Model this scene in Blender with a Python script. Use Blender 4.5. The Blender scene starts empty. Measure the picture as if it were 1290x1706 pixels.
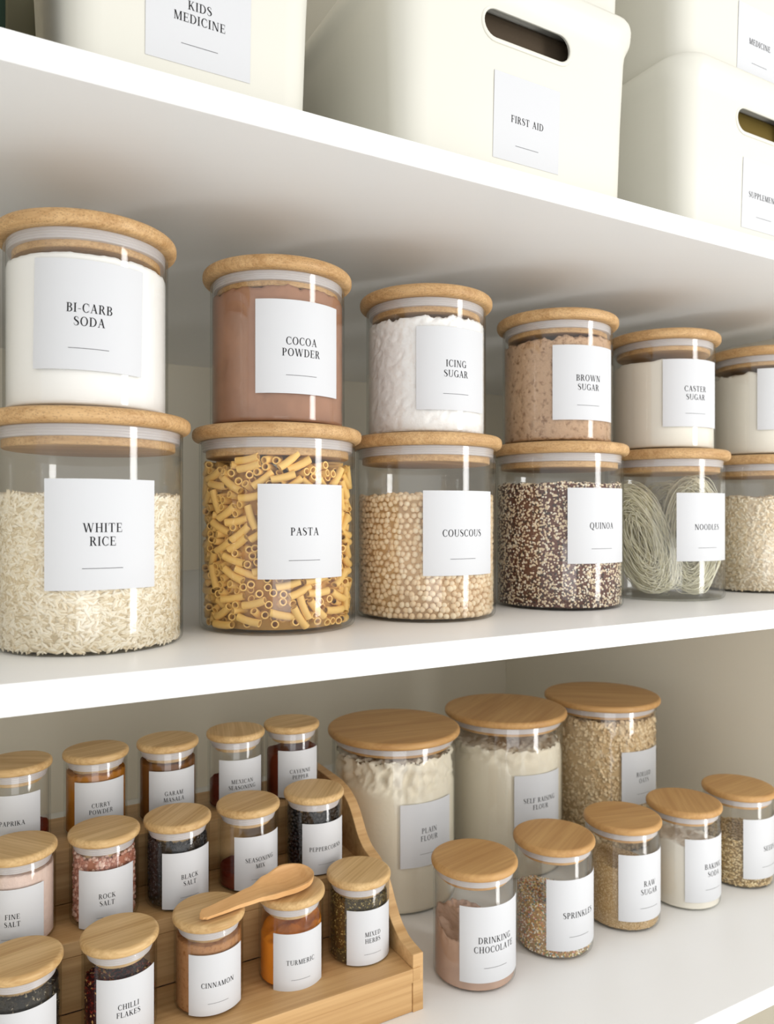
import bpy, bmesh, math, random
import numpy as np
from mathutils import Vector, Matrix, noise

SC = bpy.context.scene
COL = SC.collection
random.seed(7); RNG = np.random.default_rng(7)
MM = 0.001
D2R = math.pi / 180

# ------------------------------------------------------------------ camera
cam_d = bpy.data.cameras.new('camera')
cam_d.sensor_fit = 'VERTICAL'; cam_d.sensor_height = 36.0
cam_d.lens = 1284.0 / 1706.0 * 36.0
cam_d.shift_y = 4.0 / 1706.0
cam_d.clip_start = 0.01; cam_d.clip_end = 50
cam_d.dof.use_dof = True; cam_d.dof.focus_distance = 0.54; cam_d.dof.aperture_fstop = 11.0
cam = bpy.data.objects.new('camera', cam_d); COL.objects.link(cam)
cam.rotation_euler = (math.pi / 2, 0, -math.atan2(.4899, .872))
SC.camera = cam
# ------------------------------------------------------------------ world, lights, exposure
W = bpy.data.worlds.new('room_light'); SC.world = W; W.use_nodes = True
bgn = W.node_tree.nodes['Background']
bgn.inputs[0].default_value = (1.0, 0.992, 0.978, 1); bgn.inputs[1].default_value = 0.94
def area(name, loc, target, sx, sy, power, color):
    d = bpy.data.lights.new(name, 'AREA'); d.shape = 'RECTANGLE'; d.size = sx; d.size_y = sy
    d.energy = power; d.color = color
    o = bpy.data.objects.new(name, d); COL.objects.link(o); o.location = loc
    o.rotation_euler = (Vector(target) - Vector(loc)).to_track_quat('-Z', 'Y').to_euler()
    return o
area('glass_door_daylight', (1.23, -0.717, -0.30), (0.35, 0.60, -0.30), 0.26, 2.0, 16.5, (1.0, 0.99, 0.975))
area('low_fill_light', (-0.30, -1.30, -0.55), (0.40, 0.55, 0.0), 0.9, 0.9, 4.5, (0.97, 0.985, 1.0))  # added fill lamp out of view, low in front; lifts undersides, softens shadows
SC.view_settings.view_transform = 'Standard'; SC.view_settings.look = 'None'
SC.view_settings.exposure = 0.12; SC.view_settings.gamma = 1.0
SC.view_settings.use_curve_mapping = False
SC.cycles.transparent_max_bounces = 48
SC.cycles.max_bounces = 12
SC.cycles.caustics_reflective = False; SC.cycles.caustics_refractive = False

# ------------------------------------------------------------------ materials
def new_mat(name):
    m = bpy.data.materials.new(name); m.use_nodes = True
    return m, m.node_tree.nodes, m.node_tree.links
def lin(c): return tuple(((v / 255 + 0.055) / 1.055) ** 2.4 if v / 255 > 0.04045 else v / 255 / 12.92 for v in c) + (1,)
def plain(name, rgb, rough=0.5, spec=0.4, bump=0.0, bscale=400.0, mott=0.0, mscale=60.0, sss=0.0, detail=4):
    m, n, l = new_mat(name); p = n['Principled BSDF']
    p.inputs['Base Color'].default_value = lin(rgb); p.inputs['Roughness'].default_value = rough
    p.inputs['Specular IOR Level'].default_value = spec
    if sss: p.inputs['Subsurface Weight'].default_value = sss; p.inputs['Subsurface Radius'].default_value = (.004, .004, .003)
    tc = n.new('ShaderNodeTexCoord')
    if bump:
        t = n.new('ShaderNodeTexNoise'); t.inputs['Scale'].default_value = bscale; t.inputs['Detail'].default_value = detail
        l.new(tc.outputs['Object'], t.inputs['Vector'])
        b = n.new('ShaderNodeBump'); b.inputs['Strength'].default_value = bump; b.inputs['Distance'].default_value = 0.001
        l.new(t.outputs['Fac'], b.inputs['Height']); l.new(b.outputs['Normal'], p.inputs['Normal'])
    if mott:
        t = n.new('ShaderNodeTexNoise'); t.inputs['Scale'].default_value = mscale; t.inputs['Detail'].default_value = 5
        l.new(tc.outputs['Object'], t.inputs['Vector'])
        r = n.new('ShaderNodeMapRange'); r.inputs[1].default_value = .3; r.inputs[2].default_value = .7
        r.inputs[3].default_value = 1 - mott; r.inputs[4].default_value = 1 + mott * .5
        l.new(t.outputs['Fac'], r.inputs[0])
        h = n.new('ShaderNodeHueSaturation'); h.inputs['Color'].default_value = lin(rgb)
        l.new(r.outputs[0], h.inputs['Value']); l.new(h.outputs[0], p.inputs['Base Color'])
    return m
def bamboo(name, light, dark, rough=0.5, along=9.0, across=420.0, speck=True):
    m, n, l = new_mat(name); p = n['Principled BSDF']
    p.inputs['Roughness'].default_value = rough; p.inputs['Specular IOR Level'].default_value = 0.35
    tc = n.new('ShaderNodeTexCoord'); oi = n.new('ShaderNodeObjectInfo')
    add = n.new('ShaderNodeVectorMath'); add.operation = 'ADD'
    sc = n.new('ShaderNodeVectorMath'); sc.operation = 'SCALE'; sc.inputs[3].default_value = 3.0
    cmb = n.new('ShaderNodeCombineXYZ')
    for i in range(3): l.new(oi.outputs['Random'], cmb.inputs[i])
    l.new(cmb.outputs[0], sc.inputs[0]); l.new(tc.outputs['Object'], add.inputs[0]); l.new(sc.outputs[0], add.inputs[1])
    mp = n.new('ShaderNodeMapping'); mp.inputs['Scale'].default_value = (along, across, across)
    l.new(add.outputs[0], mp.inputs[0])
    t = n.new('ShaderNodeTexNoise'); t.inputs['Scale'].default_value = 1.0; t.inputs['Detail'].default_value = 5; t.inputs['Distortion'].default_value = .25
    l.new(mp.outputs[0], t.inputs['Vector'])
    mp2 = n.new('ShaderNodeMapping'); mp2.inputs['Scale'].default_value = (along * .6, across * .16, across * .16)
    l.new(add.outputs[0], mp2.inputs[0])
    t2 = n.new('ShaderNodeTexNoise'); t2.inputs['Scale'].default_value = 1.0; t2.inputs['Detail'].default_value = 2
    l.new(mp2.outputs[0], t2.inputs['Vector'])
    av = n.new('ShaderNodeMath'); av.operation = 'ADD'; l.new(t.outputs['Fac'], av.inputs[0]); l.new(t2.outputs['Fac'], av.inputs[1])
    r = n.new('ShaderNodeValToRGB'); r.color_ramp.elements[0].position = .36; r.color_ramp.elements[1].position = .66
    r.color_ramp.elements[0].color = lin(dark); r.color_ramp.elements[1].color = lin(light)
    hf = n.new('ShaderNodeMath'); hf.operation = 'MULTIPLY'; hf.inputs[1].default_value = .5
    l.new(av.outputs[0], hf.inputs[0]); l.new(hf.outputs[0], r.inputs['Fac'])
    out = r.outputs['Color']
    if speck:
        mp3 = n.new('ShaderNodeMapping'); mp3.inputs['Scale'].default_value = (500, 900, 900); l.new(add.outputs[0], mp3.inputs[0])
        t3 = n.new('ShaderNodeTexVoronoi'); t3.inputs['Scale'].default_value = 1.0; l.new(mp3.outputs[0], t3.inputs['Vector'])
        r3 = n.new('ShaderNodeMapRange'); r3.inputs[1].default_value = .08; r3.inputs[2].default_value = .42
        r3.inputs[3].default_value = .66; r3.inputs[4].default_value = 1.0; l.new(t3.outputs['Distance'], r3.inputs[0])
        mx = n.new('ShaderNodeHueSaturation'); l.new(r3.outputs[0], mx.inputs['Value']); l.new(out, mx.inputs['Color']); out = mx.outputs[0]
    l.new(out, p.inputs['Base Color'])
    b = n.new('ShaderNodeBump'); b.inputs['Strength'].default_value = .12; b.inputs['Distance'].default_value = .0005
    l.new(t.outputs['Fac'], b.inputs['Height']); l.new(b.outputs['Normal'], p.inputs['Normal'])
    return m
def glass_mat(name, tint=(.997, .998, .996), f0=.045, edge=(.80, .83, .80)):
    m, n, l = new_mat(name); n.remove(n['Principled BSDF']); o = n['Material Output']
    lw = n.new('ShaderNodeLayerWeight'); lw.inputs['Blend'].default_value = .5
    pw = n.new('ShaderNodeMath'); pw.operation = 'POWER'; pw.inputs[1].default_value = 5; l.new(lw.outputs['Facing'], pw.inputs[0])
    ml = n.new('ShaderNodeMath'); ml.operation = 'MULTIPLY_ADD'; ml.inputs[1].default_value = .75; ml.inputs[2].default_value = f0; l.new(pw.outputs[0], ml.inputs[0])
    pe = n.new('ShaderNodeMath'); pe.operation = 'POWER'; pe.inputs[1].default_value = 7; l.new(lw.outputs['Facing'], pe.inputs[0])
    mc = n.new('ShaderNodeMix'); mc.data_type = 'RGBA'; mc.inputs[6].default_value = tint + (1,); mc.inputs[7].default_value = edge + (1,)
    l.new(pe.outputs[0], mc.inputs[0])
    tr = n.new('ShaderNodeBsdfTransparent'); l.new(mc.outputs[2], tr.inputs[0])
    gl = n.new('ShaderNodeBsdfGlossy'); gl.inputs['Roughness'].default_value = .03
    mx = n.new('ShaderNodeMixShader'); l.new(ml.outputs[0], mx.inputs[0]); l.new(tr.outputs[0], mx.inputs[1]); l.new(gl.outputs[0], mx.inputs[2])
    l.new(mx.outputs[0], o.inputs['Surface'])
    return m
def lumpy(name, hi, lo, scale=120.0, amount=.6, dist=.002):
    m, n, l = new_mat(name); p = n['Principled BSDF']; p.inputs['Roughness'].default_value = .9; p.inputs['Specular IOR Level'].default_value = .1
    tc = n.new('ShaderNodeTexCoord'); t = n.new('ShaderNodeTexNoise'); t.inputs['Scale'].default_value = scale; t.inputs['Detail'].default_value = 6; t.inputs['Roughness'].default_value = .65
    l.new(tc.outputs['Object'], t.inputs['Vector'])
    r = n.new('ShaderNodeValToRGB'); r.color_ramp.elements[0].position = .33; r.color_ramp.elements[1].position = .47
    r.color_ramp.elements[0].color = lin(lo); r.color_ramp.elements[1].color = lin(hi); l.new(t.outputs['Fac'], r.inputs['Fac'])
    l.new(r.outputs[0], p.inputs['Base Color'])
    b = n.new('ShaderNodeBump'); b.inputs['Strength'].default_value = amount; b.inputs['Distance'].default_value = dist
    l.new(t.outputs['Fac'], b.inputs['Height']); l.new(b.outputs['Normal'], p.inputs['Normal'])
    return m

M = {}
M['shelf'] = plain('white_melamine', (243, 243, 241), .38, .4, bump=.03, bscale=900)
M['wall'] = plain('warm_white_paint', (238, 231, 214), .7, .2, bump=.05, bscale=300)
M['floor'] = plain('pale_tile_floor', (208, 210, 212), .6, mott=.15, mscale=8)
M['box'] = plain('cream_plastic', (217, 215, 204), .38, .45)
M['green'] = plain('dark_green_plastic', (24, 36, 26), .85, .1)
M['paper'] = plain('white_label_paper', (207, 208, 210), .55, .3)
M['ink'] = plain('black_ink', (22, 22, 24), .6, .2)
M['grey_ink'] = plain('grey_ink', (110, 110, 112), .6, .2)
M['glass'] = glass_mat('clear_glass')
M['seal'] = plain('frosted_silicone', (196, 189, 186), .3, .5, sss=.3)
M['bam'] = bamboo('bamboo_lid', (210, 173, 124), (174, 134, 86), along=12, across=700)
M['bam_small'] = bamboo('bamboo_small_lid', (219, 186, 134), (184, 146, 94), along=12, across=500, speck=False)
M['bam_flat'] = bamboo('bamboo_flat_lid', (200, 158, 102), (176, 132, 80), along=12, across=300, speck=False)
M['tray'] = bamboo('bamboo_rack', (218, 179, 127), (182, 141, 90), along=5, across=260, speck=False)
M['spoon'] = bamboo('spoon_wood', (226, 180, 124), (208, 158, 102), along=14, across=500, speck=False)

# ------------------------------------------------------------------ mesh helpers (all geometry in millimetres)
def mesh_np(name, V, F, mats, midx=None, smooth=True):
    """V (n,3) mm, F (m,k) int array of equal-length faces"""
    me = bpy.data.meshes.new(name); V = np.asarray(V, np.float32) * MM; F = np.asarray(F, np.int32)
    m, k = F.shape
    me.vertices.add(len(V)); me.vertices.foreach_set('co', V.ravel())
    me.loops.add(m * k); me.loops.foreach_set('vertex_index', F.ravel())
    me.polygons.add(m); me.polygons.foreach_set('loop_start', np.arange(0, m * k, k, dtype=np.int32))
    try: me.polygons.foreach_set('loop_total', np.full(m, k, np.int32))
    except Exception: pass
    for mt in mats: me.materials.append(mt)
    if midx is not None: me.polygons.foreach_set('material_index', np.asarray(midx, np.int32))
    me.update(calc_edges=True)
    me.polygons.foreach_set('use_smooth', np.full(m, smooth, bool))
    me.validate()
    return me
def mesh_py(name, V, F, mats, smooth=False, midx=None):
    me = bpy.data.meshes.new(name); me.from_pydata([tuple(c * MM for c in v) for v in V], [], F)
    for mt in mats: me.materials.append(mt)
    for i, p in enumerate(me.polygons):
        p.use_smooth = smooth
        if midx: p.material_index = midx[i]
    me.update(); return me
def link(name, me, parent=None, loc=None, rotz=0.0):
    o = bpy.data.objects.new(name, me); COL.objects.link(o)
    if parent: o.parent = parent
    if loc: o.location = tuple(c * MM for c in loc)
    if rotz: o.rotation_euler.z = rotz
    return o
def tag(o, label=None, cat=None, group=None, kind=None):
    if label: o['label'] = label
    if cat: o['category'] = cat
    if group: o['group'] = group
    if kind: o['kind'] = kind
    return o
def root(name, loc, label, cat, group=None):
    o = bpy.data.objects.new(name, None); COL.objects.link(o); o.empty_display_size = .02
    o.location = tuple(c * MM for c in loc)
    return tag(o, label, cat, group)
def box_me(name, x0, x1, y0, y1, z0, z1, mat, bev=.6, seg=2):
    bm = bmesh.new(); bmesh.ops.create_cube(bm, size=1)
    for v in bm.verts:
        v.co = Vector(((x0 + x1) / 2 + v.co.x * (x1 - x0), (y0 + y1) / 2 + v.co.y * (y1 - y0), (z0 + z1) / 2 + v.co.z * (z1 - z0))) * MM
    if bev: bmesh.ops.bevel(bm, geom=bm.edges[:], offset=bev * MM, segments=seg, profile=.5, affect='EDGES')
    me = bpy.data.meshes.new(name); bm.to_mesh(me); bm.free(); me.materials.append(mat)
    return me
def lathe(name, prof, mat, seg=72, smooth=True, sharp=35):
    """prof: list (r,z); r==0 points become poles"""
    V = []; F = []; idx = []
    for r, z in prof:
        if r < 1e-6: idx.append([len(V)]); V.append((0, 0, z))
        else:
            idx.append(list(range(len(V), len(V) + seg)))
            for i in range(seg):
                a = 2 * math.pi * i / seg; V.append((r * math.cos(a), r * math.sin(a), z))
    for a, b in zip(idx[:-1], idx[1:]):
        for i in range(seg):
            j = (i + 1) % seg
            if len(a) == 1 and len(b) > 1: F.append((a[0], b[j], b[i]))
            elif len(b) == 1 and len(a) > 1: F.append((a[i], a[j], b[0]))
            elif len(a) > 1: F.append((a[i], a[j], b[j], b[i]))
    me = mesh_py(name, V, F, [mat], smooth)
    bm = bmesh.new(); bm.from_mesh(me)
    for e in bm.edges:
        if len(e.link_faces) == 2 and e.calc_face_angle(0) > sharp * D2R: e.smooth = False
    bm.to_mesh(me); bm.free()
    return me
def arc(cx, cz, r, a0, a1, n):
    return [(cx + r * math.cos(a0 + (a1 - a0) * i / n), cz + r * math.sin(a0 + (a1 - a0) * i / n)) for i in range(n + 1)]

# ------------------------------------------------------------------ serif lettering, drawn as quads (cap height 1)
T, t_, SH, SE = .14, .058, .045, .08
def rect(x0, y0, x1, y1): return [[(x0, y0), (x1, y0), (x1, y1), (x0, y1)]]
def diag(xb, yb, xt, yt, w): return [[(xb - w / 2, yb), (xb + w / 2, yb), (xt + w / 2, yt), (xt - w / 2, yt)]]
def ring(cx, cy, rx, ry, a0, a1, tx=T, ty=t_, n=16):
    q = []; P = []
    for i in range(n + 1):
        a = (a0 + (a1 - a0) * i / n) * D2R; c, s = math.cos(a), math.sin(a)
        P.append(((cx + rx * c, cy + ry * s), (cx + (rx - tx) * c, cy + (ry - ty) * s)))
    for i in range(n): q.append([P[i][0], P[i + 1][0], P[i + 1][1], P[i][1]])
    return q
def strokep(pts):
    """pts: (x,y,w) polyline, w = full width"""
    L = []
    for i, (x, y, w) in enumerate(pts):
        a = pts[max(0, i - 1)]; b = pts[min(len(pts) - 1, i + 1)]
        dx, dy = b[0] - a[0], b[1] - a[1]; d = math.hypot(dx, dy) or 1
        L.append(((x - dy / d * w / 2, y + dx / d * w / 2), (x + dy / d * w / 2, y - dx / d * w / 2)))
    return [[L[i][0], L[i + 1][0], L[i + 1][1], L[i][1]] for i in range(len(L) - 1)]
def ser(x, y, e=SE): return rect(x - e - T / 2, y if y == 0 else y - SH, x + e + T / 2, SH if y == 0 else y)
def sert(x, y, e=SE): return rect(x - e - .02, y if y == 0 else y - SH, x + e + .02, SH if y == 0 else y)
def stem(x, y0=0, y1=1, w=T): return rect(x - w / 2, y0, x + w / 2, y1)
def glyphs():
    g = {}
    S_ = stem(.19) + ser(.19, 0) + ser(.19, 1)
    g['I'] = (.38, S_)
    g['-'] = (.42, rect(.07, .34, .35, .40))
    g['A'] = (.80, diag(.13, 0, .41, 1, .05) + diag(.66, 0, .39, 1, .145) + rect(.22, .32, .56, .32 + t_) + sert(.13, 0) + ser(.66, 0, .06))
    g['B'] = (.70, S_ + rect(.19, 1 - t_, .38, 1) + rect(.19, .50, .38, .50 + t_) + rect(.19, 0, .38, t_)
              + ring(.36, .76, .25, .24, -90, 90) + ring(.36, .27, .30, .27, -90, 90))
    g['C'] = (.78, ring(.43, .5, .38, .52, 48, 312) + rect(.69, .66, .72, .97) + rect(.70, .05, .725, .28))
    g['D'] = (.84, S_ + rect(.19, 1 - t_, .40, 1) + rect(.19, 0, .40, t_) + ring(.36, .5, .43, .5, -90, 90))
    g['E'] = (.70, S_ + rect(.19, 1 - t_, .61, 1) + rect(.19, .49, .50, .49 + t_) + rect(.19, 0, .64, t_)
              + diag(.60, .74, .60, 1, .03) + rect(.485, .40, .515, .62) + rect(.625, 0, .655, .28))
    g['F'] = (.66, S_ + rect(.19, 1 - t_, .60, 1) + rect(.19, .48, .50, .48 + t_) + rect(.585, .72, .615, 1) + rect(.485, .38, .515, .62))
    g['G'] = (.84, ring(.43, .5, .38, .52, 48, 318) + rect(.69, .66, .72, .97) + rect(.62, .02, .62 + T, .42) + rect(.54, .40, .84, .44))
    g['H'] = (.88, S_ + stem(.69) + ser(.69, 0) + ser(.69, 1) + rect(.19, .49, .69, .49 + t_))
    g['K'] = (.82, S_ + diag(.27, .38, .62, 1, .06) + diag(.68, 0, .36, .58, .16) + ser(.68, 0, .06) + sert(.62, 1))
    g['L'] = (.66, S_ + rect(.19, 0, .62, t_) + rect(.60, 0, .63, .30))
    g['M'] = (1.02, stem(.17, w=.065) + sert(.17, 0) + sert(.15, 1, .05) + diag(.50, 0, .21, 1, .14) + diag(.50, 0, .80, 1, .05) + stem(.84) + ser(.84, 0) + ser(.86, 1, .05))
    g['N'] = (.90, stem(.17, w=.065) + sert(.17, 0) + sert(.14, 1, .05) + diag(.71, 0, .20, 1, .15) + stem(.74, w=.065) + sert(.74, 1))
    g['O'] = (.88, ring(.44, .5, .39, .52, 0, 360, n=28))
    g['P'] = (.68, S_ + rect(.19, 1 - t_, .36, 1) + rect(.19, .44, .36, .44 + t_) + ring(.34, .72, .28, .28, -90, 90))
    g['Q'] = (.90, ring(.44, .5, .39, .52, 0, 360, n=28) + strokep([(.36, .02, .05), (.50, -.08, .13), (.66, -.17, .12), (.84, -.16, .03)]))
    g['R'] = (.78, S_ + rect(.19, 1 - t_, .36, 1) + rect(.19, .48, .36, .48 + t_) + ring(.34, .74, .27, .26, -90, 90) + diag(.66, 0, .40, .50, .15) + rect(.60, 0, .76, SH))
    sp = []
    for x, y, w in [(.515, .74, .03), (.50, .86, .04), (.43, .95, .045), (.31, .985, .05), (.19, .94, .09), (.13, .82, .13), (.15, .69, .15),
                    (.25, .59, .16), (.38, .50, .17), (.49, .40, .16), (.535, .27, .14), (.49, .12, .11), (.38, .03, .06), (.26, .01, .045), (.15, .07, .04), (.10, .16, .035), (.085, .28, .03)]:
        sp.append((x, y, w))
    g['S'] = (.63, strokep(sp))
    g['T'] = (.78, stem(.39) + ser(.39, 0) + rect(.06, 1 - t_, .72, 1) + rect(.05, .72, .08, 1) + rect(.70, .72, .73, 1))
    g['U'] = (.86, stem(.19, .3, 1) + ser(.19, 1) + stem(.70, .3, 1, .062) + sert(.70, 1) + ring(.425, .32, .30, .34, 180, 360, tx=.09, ty=.055))
    g['W'] = (1.20, diag(.38, 0, .14, 1, .14) + diag(.38, 0, .60, 1, .05) + diag(.84, 0, .60, 1, .14) + diag(.84, 0, 1.06, 1, .05) + ser(.12, 1, .05) + ser(.58, 1, .03) + sert(1.06, 1))
    g['X'] = (.82, diag(.66, 0, .17, 1, .15) + diag(.13, 0, .62, 1, .05) + ser(.17, 1, .05) + ser(.66, 0, .062) + sert(.13, 0) + sert(.62, 1))
    g['Y'] = (.80, stem(.41, 0, .46) + ser(.41, 0) + diag(.41, .42, .16, 1, .14) + diag(.42, .42, .66, 1, .05) + ser(.15, 1, .062) + sert(.66, 1))
    g[' '] = (.40, [])
    return g
GL = glyphs()
def text_quads(lines, S):
    """quads in label coordinates: x right, y up, origin at label centre; S = label side in mm"""
    cap = .082 * S; pitch = .122 * S; Q = []
    base0 = -cap / 2 + (pitch / 2 if len(lines) == 2 else 0) + (.0 * S)
    for k, ln in enumerate(lines):
        adv = .05; wtot = sum(GL[c][0] + adv for c in ln) - adv; x = -wtot / 2
        for c in ln:
            w, q = GL[c]
            for quad in q: Q.append([((x + px) * cap, base0 - k * pitch + py * cap) for px, py in quad])
            x += w + adv
    return Q
def rule_quads(S):
    n = 10; w = .35 * S; y = -.305 * S; h = .0055 * S
    return [[(-w / 2 + w * i / n, y - h / 2), (-w / 2 + w * (i + 1) / n, y - h / 2), (-w / 2 + w * (i + 1) / n, y + h / 2), (-w / 2 + w * i / n, y + h / 2)] for i in range(n)]

def add_label(parent, S, mapper, lines, tilt=0.0, name='label'):
    """mapper(x,y,off) -> point (mm, local) on the carrying surface"""
    n = 32; V = []; F = []
    c, s = math.cos(tilt), math.sin(tilt)
    def mp(x, y, off): return mapper(x * c - y * s, x * s + y * c, off)
    for off in (.28, .02):
        for i in range(n + 1):
            for j in (0, 1): V.append(mp(-S / 2 + S * i / n, (-S / 2, S / 2)[j], off))
    b = 2 * (n + 1)
    for i in range(n):
        a = 2 * i
        F.append((a, a + 2, a + 3, a + 1)); F.append((b + a, b + a + 1, b + a + 3, b + a + 2))
        F.append((a, b + a, b + a + 2, a + 2)); F.append((a + 1, a + 3, b + a + 3, b + a + 1))
    F.append((0, 1, b + 1, b)); F.append((2 * n, b + 2 * n, b + 2 * n + 1, 2 * n + 1))
    me = mesh_py(name, V, F, [M['paper']], True)
    bm = bmesh.new(); bm.from_mesh(me); bmesh.ops.recalc_face_normals(bm, faces=bm.faces)
    for e in bm.edges: e.smooth = e.calc_face_angle(0) < .5 if len(e.link_faces) == 2 else False
    bm.to_mesh(me); bm.free()
    lb = link(name, me, parent)
    if lines is not None:
        V = []; F = []
        for q in text_quads(lines, S):
            F.append(tuple(range(len(V), len(V) + 4))); V += [mp(x, y, .40) for x, y in q]
        tx = link('lettering', mesh_py('lettering', V, F, [M['ink']]), lb)
    V = []; F = []
    for q in rule_quads(S):
        F.append(tuple(range(len(V), len(V) + 4))); V += [mp(x, y, .40) for x, y in q]
    link('printed_line', mesh_py('printed_line', V, F, [M['grey_ink']]), lb)
    return lb

# ------------------------------------------------------------------ the setting
Z_UP_B, Z_UP_T = 222.0, 238.0      # upper shelf board
Z_MID_T, Z_MID_B = -83.0, -99.5    # middle shelf board
Z_LOW_T, Z_LOW_B = -411.0, -427.5  # lower shelf board
WF, WB = 420.0, 1150.0
UL, UR = -250.0, 902.0
def struct(name, *a, **k):
    o = link(name, box_me(name, *a, **k)); o['kind'] = 'structure'; return o
struct('wall_back', UL - 20, UR + 20, WB, WB + 20, -1250, 900, M['wall'], bev=0)
struct('wall_right', UR, UR + 20, WF - 10, WB, -1250, 900, M['wall'], bev=0)
struct('wall_left', UL - 20, UL, WF - 10, WB, -1250, 900, M['wall'], bev=0)
struct('ceiling', UL - 20, UR + 20, WF - 10, WB + 20, 900, 920, M['wall'], bev=0)
struct('floor', -1500, 2500, -1600, WB + 20, -1270, -1250, M['floor'], bev=0)
for nm, z0, z1, lb in (('shelf_board', Z_UP_B, Z_UP_T, 'upper white shelf board carrying the cream storage bins'),
                       ('shelf_board', Z_MID_B, Z_MID_T, 'middle white shelf board under the two-high row of pantry jars'),
                       ('shelf_board', Z_LOW_B, Z_LOW_T, 'lower white shelf board under the spice rack and flour jars')):
    o = link(nm, box_me(nm, UL, UR, WF, WB, z0, z1, M['shelf'], bev=.8)); tag(o, lb, 'shelf', 'white pantry shelves')

# ------------------------------------------------------------------ jars
CACHE = {}
def cached(key, fn):
    if key not in CACHE: CACHE[key] = fn()
    return CACHE[key]
def glass_me(R, H):
    r = R; w = 1.5; b = 4.0
    pr = [(0, 0.6), (r * .55, .4), (r - b - 2, 0)] + arc(r - b, b, b, -math.pi / 2, 0, 6) + [(r, H * .5), (r, H - .6), (r - .5, H), (r - w, H), (r - w, H * .5), (r - w, b + 1.0)]
    pr += arc(r - b - .5, b + 1.0, b - 1.0, 0, -math.pi / 2, 5) + [(0, 2.2)]
    return lathe('glass_body', pr, M['glass'], 96)
def lid_me(R, th, mat, flat=False):
    e = th * (.32 if flat else .42)
    pr = [(0, 0), (R - e, 0)] + arc(R - e, e, e, -math.pi / 2, 0, 5)[1:] + arc(R - e, th - e, e, 0, math.pi / 2, 6) + [(R * .6, th), (0, th)]
    return lathe('lid', pr, mat, 96)
def seal_me(R, h, cone):
    pr = [(R - 5 - cone, 0)]
    n = 4
    for i in range(n):
        z0 = -h * i / n; z1 = -h * (i + .72) / n; r0 = R - 1.7 - cone * i / n
        pr += [(r0 - .15, z0 - .05), (r0, z0 - h / n * .25), (r0 - .05, z1), (r0 - .3 - cone / n * .6, z1 - h / n * .2)]
    pr += [(R - 5 - cone, -h)]
    return lathe('seal', pr, M['seal'], 72)
def plug_me(R, h0, h1, mat):
    return lathe('plug', [(0, -.05), (R, -.05), (R, -h0), (R, -h1 + .6), (R - .6, -h1), (0, -h1)], mat, 72)
def make_jar(kind, loc, spec, label, text, az, ltop, group, lidrot=None, S=None, tilt=0.0, name='glass_jar'):
    R, H, RL, TH, lid_mat, cone, sh, ph = spec
    rt = root(name, loc, label, 'jar', group)
    link('glass_body', cached(('g', R, H), lambda: glass_me(R, H - TH)), rt)
    ld = link('lid', cached(('l', RL, TH, lid_mat), lambda: lid_me(RL, TH, M[lid_mat])), rt, (0, 0, H - TH))
    ld.rotation_euler.z = lidrot if lidrot is not None else random.uniform(-.9, .9)
    link('seal', cached(('s', R, sh, cone), lambda: seal_me(R, sh, cone)), ld)
    link('plug', cached(('p', R, sh, ph, lid_mat), lambda: plug_me(R - 4.5 - cone, sh, ph, M[lid_mat])), ld)
    S = S or (45 if R < 30 else 65)
    zc = ltop - S / 2 - loc[2]
    def mapper(x, y, off):
        a = az * D2R + x / R
        return ((R + off) * math.sin(a), -(R + off) * math.cos(a), zc + y)
    add_label(rt, S, mapper, text, tilt)
    return rt
BIG = (58, 146, 63, 10, 'bam', .5, 7.0, 12.0)
MID = (50, 116, 55.5, 9.5, 'bam', .5, 6.5, 10.5)
CAN = (68, 178, 73, 8, 'bam_flat', .6, 7.0, 10.5)
SML = (37, 103, 38.9, 7.5, 'bam_flat', .9, 6.0, 9.5)
SPC = (26.2, 69.6, 27.6, 7.0, 'bam_small', 2.4, 6.8, 10.5)

# ------------------------------------------------------------------ contents
def ico():
    p = (1 + 5 ** .5) / 2
    V = np.array([(-1, p, 0), (1, p, 0), (-1, -p, 0), (1, -p, 0), (0, -1, p), (0, 1, p), (0, -1, -p), (0, 1, -p), (p, 0, -1), (p, 0, 1), (-p, 0, -1), (-p, 0, 1)], float)
    V /= np.linalg.norm(V[0])
    F = np.array([(0, 11, 5), (0, 5, 1), (0, 1, 7), (0, 7, 10), (0, 10, 11), (1, 5, 9), (5, 11, 4), (11, 10, 2), (10, 7, 6), (7, 1, 8), (3, 9, 4), (3, 4, 2), (3, 2, 6), (3, 6, 8), (3, 8, 9), (4, 9, 5), (2, 4, 11), (6, 2, 10), (8, 6, 7), (9, 8, 1)])
    return V, F
def subdiv(V, F):
    V = list(map(tuple, V)); mid = {}; NF = []
    def m(a, b):
        k = (min(a, b), max(a, b))
        if k not in mid:
            v = np.array(V[a]) + np.array(V[b]); v /= np.linalg.norm(v); mid[k] = len(V); V.append(tuple(v))
        return mid[k]
    for a, b, c in F:
        ab, bc, ca = m(a, b), m(b, c), m(c, a); NF += [(a, ab, ca), (b, bc, ab), (c, ca, bc), (ab, bc, ca)]
    return np.array(V), np.array(NF)
def octa():
    return np.array([(1, 0, 0), (-1, 0, 0), (0, 1, 0), (0, -1, 0), (0, 0, 1), (0, 0, -1)], float), np.array([(0, 2, 4), (2, 1, 4), (1, 3, 4), (3, 0, 4), (2, 0, 5), (1, 2, 5), (3, 1, 5), (0, 3, 5)])
ICO = ico(); ICO2 = subdiv(*ICO); OCT = octa(); OCT2 = subdiv(*OCT)
def disc_t():
    return ICO
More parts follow.
